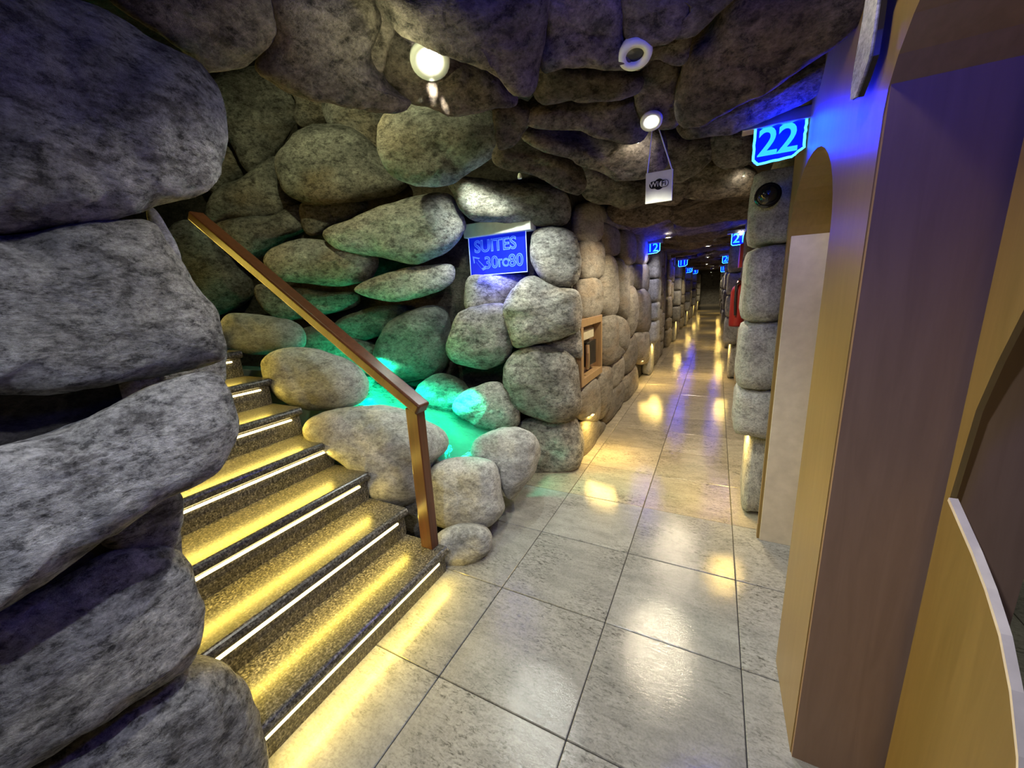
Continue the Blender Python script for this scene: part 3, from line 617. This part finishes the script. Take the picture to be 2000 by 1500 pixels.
# ================================================================== SMALL FITTINGS
bpy.context.view_layer.update()
DG = bpy.context.evaluated_depsgraph_get()
def surf(px, py):
    ok, loc, nrm, *_ = S.ray_cast(DG, EYE, ray(px, py).normalized())
    if nrm.dot(EYE - loc) < 0: nrm = -nrm
    return loc, nrm
def face(e, nrm):
    e.rotation_euler = (-nrm).to_track_quat('Z', 'Y').to_euler()
def spot(loc, label, energy, color=(1, .93, .72), size=1.9, tgt=None, lens=True, r=.045, soft=.03):
    e = empty('ceiling_spotlight', loc); tag(e, label, 'spotlight', 'ceiling spotlights')
    b = link('bezel', lathe_me('bezel', [(r * .7, .012), (r * .72, 0), (r * 1.25, -.004), (r * 1.3, .01), (r * .7, .03)], 24), 'white', e, True)
    if lens: link('lens', lathe_me('lens', [(0, -.004), (r * .45, -.002), (r * .72, .006), (r * .72, .02), (0, .02)], 20), 'lamp', e, True)
    l = light('SPOT', 'spot_light', Vector(loc) + Vector((0, 0, -.02)), energy, color, e, soft, size, .6, target=tgt or (Vector(loc) + Vector((0, 0, -1)))); return e
def spot_at(px, py, label, energy, color, size, r=.045):
    loc, nrm = surf(px, py); vv = (EYE - loc).normalized(); nn = (vv * .7 + Vector((0, 0, -1))).normalized(); e = spot(loc + vv * .03, label, energy, color, size, r=r); face(e, nn)
    e.children[-1].rotation_euler = (e.rotation_euler.to_quaternion().inverted() @ Vector((0, 0, -1))).to_track_quat('-Z', 'Y').to_euler()
    e.children[-1].location = (0, 0, -.03); return e
s1 = spot_at(840, 120, 'brightest ceiling spotlight, set in the rock above the stairs', 55, (1, .98, .80), 2.6, r=.05)
spot_at(1272, 238, 'ceiling spotlight just behind the cords of the WiFi sign', 46, (1, .97, .78), 1.6, r=.036)
p = atZ(1350, 438, 2.40); spot(p, 'round spotlight shining ahead in the middle of the passage ceiling', 95, (1, .85, .6), 2.4)
for od, Y in zip(('nearest', 'second', 'third', 'fourth', 'fifth', 'farthest'), (8.6, 12.0, 16.0, 21.0, 27.0, 36.5)): spot((-.3 + random.uniform(-.12, .12), Y, 2.36), od + ' of the small spotlights along the passage ceiling beyond sign 12', 85, (1, .82, .5), 2.4)
spot((-1.75, 2.75, 2.62), 'spotlight hidden by rocks above the suites sign', 60, (.9, 1, .85), 1.9, (-1.75, 3.1, 1.5))
spot((-2.2, 1.55, 3.3), 'spotlight high above the handrail in the stairwell', 62, (.95, 1, .55), 2.7, (-2.6, 3.0, 2.2))
spot((-.45, -.35, 2.4), 'ceiling spotlight just behind the viewer', 85, (.82, .88, 1), 2.7)
spot((-.36, 3.95, 2.42), 'ceiling spotlight hidden behind the WiFi sign', 110, (1, .86, .6), 2.6)
spot((-.72, 6.85, 2.40), 'ceiling spotlight in front of the lilac pilaster under sign 12', 45, (.95, .9, 1), 1.6, (-1.05, 7.5, 1.2))
q = atY(905, 338, 2.85); spot(q, 'small spotlight in the crevice above the suites sign', 9, (.85, 1, .85), 2.6, lens=False, r=.012)
def accent(px, py, energy, ang):  # extra narrow beam added at the spotlight to brighten one chosen rock
    loc, nrm = surf(px, py); src = s1.location + Vector((0, 0, -.05))
    l = light('SPOT', 'added_beam', src, energy, (1, 1, .82), None, .01, ang, .7, loc); mw = l.matrix_basis.copy(); l.parent = s1; l.matrix_parent_inverse = s1.matrix_basis.inverted()
for px, py, en, an in ((690, 500, 60, .12), (1018, 575, 60, .12), (955, 615, 30, .14), (860, 400, 60, .14), (985, 450, 60, .10), (900, 360, 60, .08), (960, 760, 30, .14), (850, 290, 25, .3)): accent(px, py, en, an)
light('POINT', 'added_spill', s1.location + Vector((0, -.2, -.12)), 1.6, (.95, 1, .55), None, .004)  # added bare point light, stands in for glow around the lens
spot((.46, 2.25, 2.10), 'spotlight in the head of the arched recess', 4, (1, .9, .86), 2.4, (.46, 2.6, .8), r=.02)
spot((.10, 1.22, 2.53), 'ceiling spotlight close to the top of the tan wall', 5, (1, .9, .62), 1.8, (.40, 1.42, 2.25), r=.03)
spot((-1.28, 2.7, 2.45), 'tiny spotlight in the rocks above the corner boulders', 42, (.93, 1, .95), 2.4, (-1.35, 2.85, 0), lens=False, r=.012)
for px, py, en, lab in ((1245, 290, 1.6, 'tiny added lamp brightening the rock behind the WiFi sign'), (1452, 352, .8, 'tiny added lamp brightening the rock beside the stone column'), (1448, 455, 1.2, 'tiny added lamp brightening the wall rock behind the stone column')):
    loc, nrm = surf(px, py); src = loc + (EYE - loc).normalized() * .09 + Vector((0, 0, .03)); e = spot(src, lab, en, (1, .98, .75), 2.6, loc, lens=False, r=.006)  # lamps added just off the rock to make its bright patches
spot((1.3, 1.9, 2.5), 'ceiling spotlight of the side room', 30, (1, 1, .85), 2.4)
p, nrm = surf(1240, 108); nrm = ((EYE - p).normalized() * .5 + Vector((0, 0, -1))).normalized(); rg = empty('ring_downlight', p + (EYE - p).normalized() * .05); face(rg, nrm); tag(rg, 'white ring of an unlit recessed downlight in the ceiling rock', 'downlight')
link('ring', lathe_me('ring', [(.028, .01), (.028, -.004), (.05, -.006), (.054, .004), (.05, .02)], 32), 'white', rg, True)
link('recess', lathe_me('recess', [(0, .008), (.03, .006), (.03, .03), (0, .03)], 24), 'black', rg)
# dome camera
p = atY(1500, 381, 2.80); dc = empty('dome_camera', p); tag(dc, 'black dome security camera on the stone column under sign 22', 'camera')
o = link('dome', lathe_me('dome', [(0, .058), (.03, .05), (.05, .03), (.058, 0), (.055, -.01), (0, -.01)], 28), 'black', dc, True); o.rotation_euler = (math.pi / 2, 0, 0)
o = link('mount', lathe_me('mount', [(0, 0), (.066, 0), (.066, -.03), (0, -.03)], 28), 'black', dc, True); o.rotation_euler = (math.pi / 2, 0, 0)
# wall niche with device
q0, q1 = atX(1130, 625, -1.11), atX(1172, 727, -1.11); ny0, ny1 = q0.y, q1.y; nz0, nz1 = q1.z, q0.z
nb = empty('wall_niche', (-1.15, (ny0 + ny1) / 2, nz0)); tag(nb, 'wood-framed niche in the stone block wall of the passage', 'niche')
fwid = .075
for a_, b_ in (((ny0, nz0), (ny1, nz0 + fwid)), ((ny0, nz1 - fwid), (ny1, nz1)), ((ny0, nz0 + fwid), (ny0 + fwid, nz1 - fwid)), ((ny1 - fwid * .5, nz0 + fwid), (ny1, nz1 - fwid))):
    box('frame_bar', (-1.2, a_[0], a_[1]), (-1.085, b_[0], b_[1]), 'frame_wood', nb, .004)
box('backing', (-1.2, ny0 + .02, nz0 + .02), (-1.18, ny1 - .02, nz1 - .02), 'brown', nb)
dv = empty('wall_device', (-1.17, (ny0 + ny1) / 2, nz0 + .1)); tag(dv, 'dark device with a cream top inside the wooden niche', 'device')
box('cream_cover', (-1.18, ny0 + .12, nz1 - .22), (-1.13, ny1 - .18, nz1 - .12), 'cream', dv, .005)
box('body', (-1.18, ny0 + .3, nz0 + .14), (-1.12, ny1 - .12, nz1 - .25), 'black', dv, .008)
o = link('handset', tube_me('handset', [(-1.10, ny0 + .24, nz0 + .14), (-1.09, ny0 + .22, nz0 + .22), (-1.09, ny0 + .22, nz0 + .3), (-1.10, ny0 + .24, nz0 + .38)], .02, 8), 'frame_wood', dv); o.location = -dv.location
# red extinguisher
p = atX(1441, 588, .22); fx = empty('fire_extinguisher', p); tag(fx, 'dark red fire extinguisher on the right wall of the passage', 'extinguisher')
link('cylinder', lathe_me('cylinder', [(0, -.28), (.07, -.28), (.075, -.26), (.075, .1), (.06, .15), (.025, .18), (.02, .22), (0, .22)], 20), 'red', fx, True)
o = link('hose', tube_me('hose', [(.0, -.03, .2), (-.03, -.09, .18), (-.03, -.10, 0), (-.02, -.09, -.15)], .012, 6), 'black', fx)
o = link('handle', box_me('handle', .02, .12, .03, .004, 1, org=(0, -.03, .235)), 'black', fx)
box('notice_board', Vector((p.x - .02, p.y - .12, p.z + .36)), Vector((p.x + .01, p.y + .12, p.z + .60)), 'red', fx, .003)
# plaque on the right wall, running up out of view
PX = .30
pq = [(1660,196),(1662,170),(1668,130),(1675,90),(1684,40),(1690,0),(1698,-60),(1735,-60),(1714,0),(1706,60),(1698,110),(1685,150),(1670,190)]
pp = [atX(x, y_, PX) for x, y_ in pq]; pc = sum(pp, Vector()) / len(pp)
pk = empty('wall_plaque', pc); tag(pk, 'thin mottled pale plaque with a black edge high on the tan wall', 'plaque')
o = prism('face', [(v_.y, v_.z) for v_ in pp], 'X', PX, PX + .004, 'rock_smooth', pk); o.location = -pc
o = prism('backing', [(v_.y - .012, v_.z - .006) for v_ in pp], 'X', PX + .004, PX + .016, 'black', pk); o.location = -pc

# warm light strips hidden at the wall feet (their diffusers belong to the place)
def foot_led(x, y0, y1, z, sgn, energy, label):
    e = empty('foot_light', (x, (y0 + y1) / 2, z)); tag(e, label, 'light strip', 'warm strips at the feet of the walls')
    box('diffuser', (x - .012, (y0 + y1) / 2 - .03, z), (x + .012, (y0 + y1) / 2 + .03, z + .008), 'lamp_dim', e)
    light('AREA', 'foot_glow', (x, (y0 + y1) / 2, z - .01), energy, (1, .66, .16), e, size=.03, sy=y1 - y0, target=(x + sgn * .06, (y0 + y1) / 2, z - .3)); return e
foot_led(.25, 2.95, 3.25, .60, -1, 9, 'warm foot light under the stone column below sign 22')
foot_led(-1.04, 3.45, 3.9, .42, 1, 12, 'warm light strip at the corner foot of the block wall')
foot_led(-1.06, 6.5, 7.2, .42, 1, 12, 'warm light strip low on the block wall before sign 12')
for i, y in enumerate(LY): foot_led(-1.04, y + .05, y + .4, .60, 1, 12, ['warm foot light under the lilac pilaster of sign 12', 'warm foot light under the second left pilaster', 'warm foot light under the third left pilaster', 'warm foot light under the fourth left pilaster', 'warm foot light under the farthest left pilaster'][i])
for i, y in enumerate(RY[1:]): foot_led(.27, y + .05, y + .4, .60, -1, 12, 'warm foot light under the %s stone pilaster along the right wall' % ('second', 'third', 'fourth', 'fifth', 'farthest')[i])
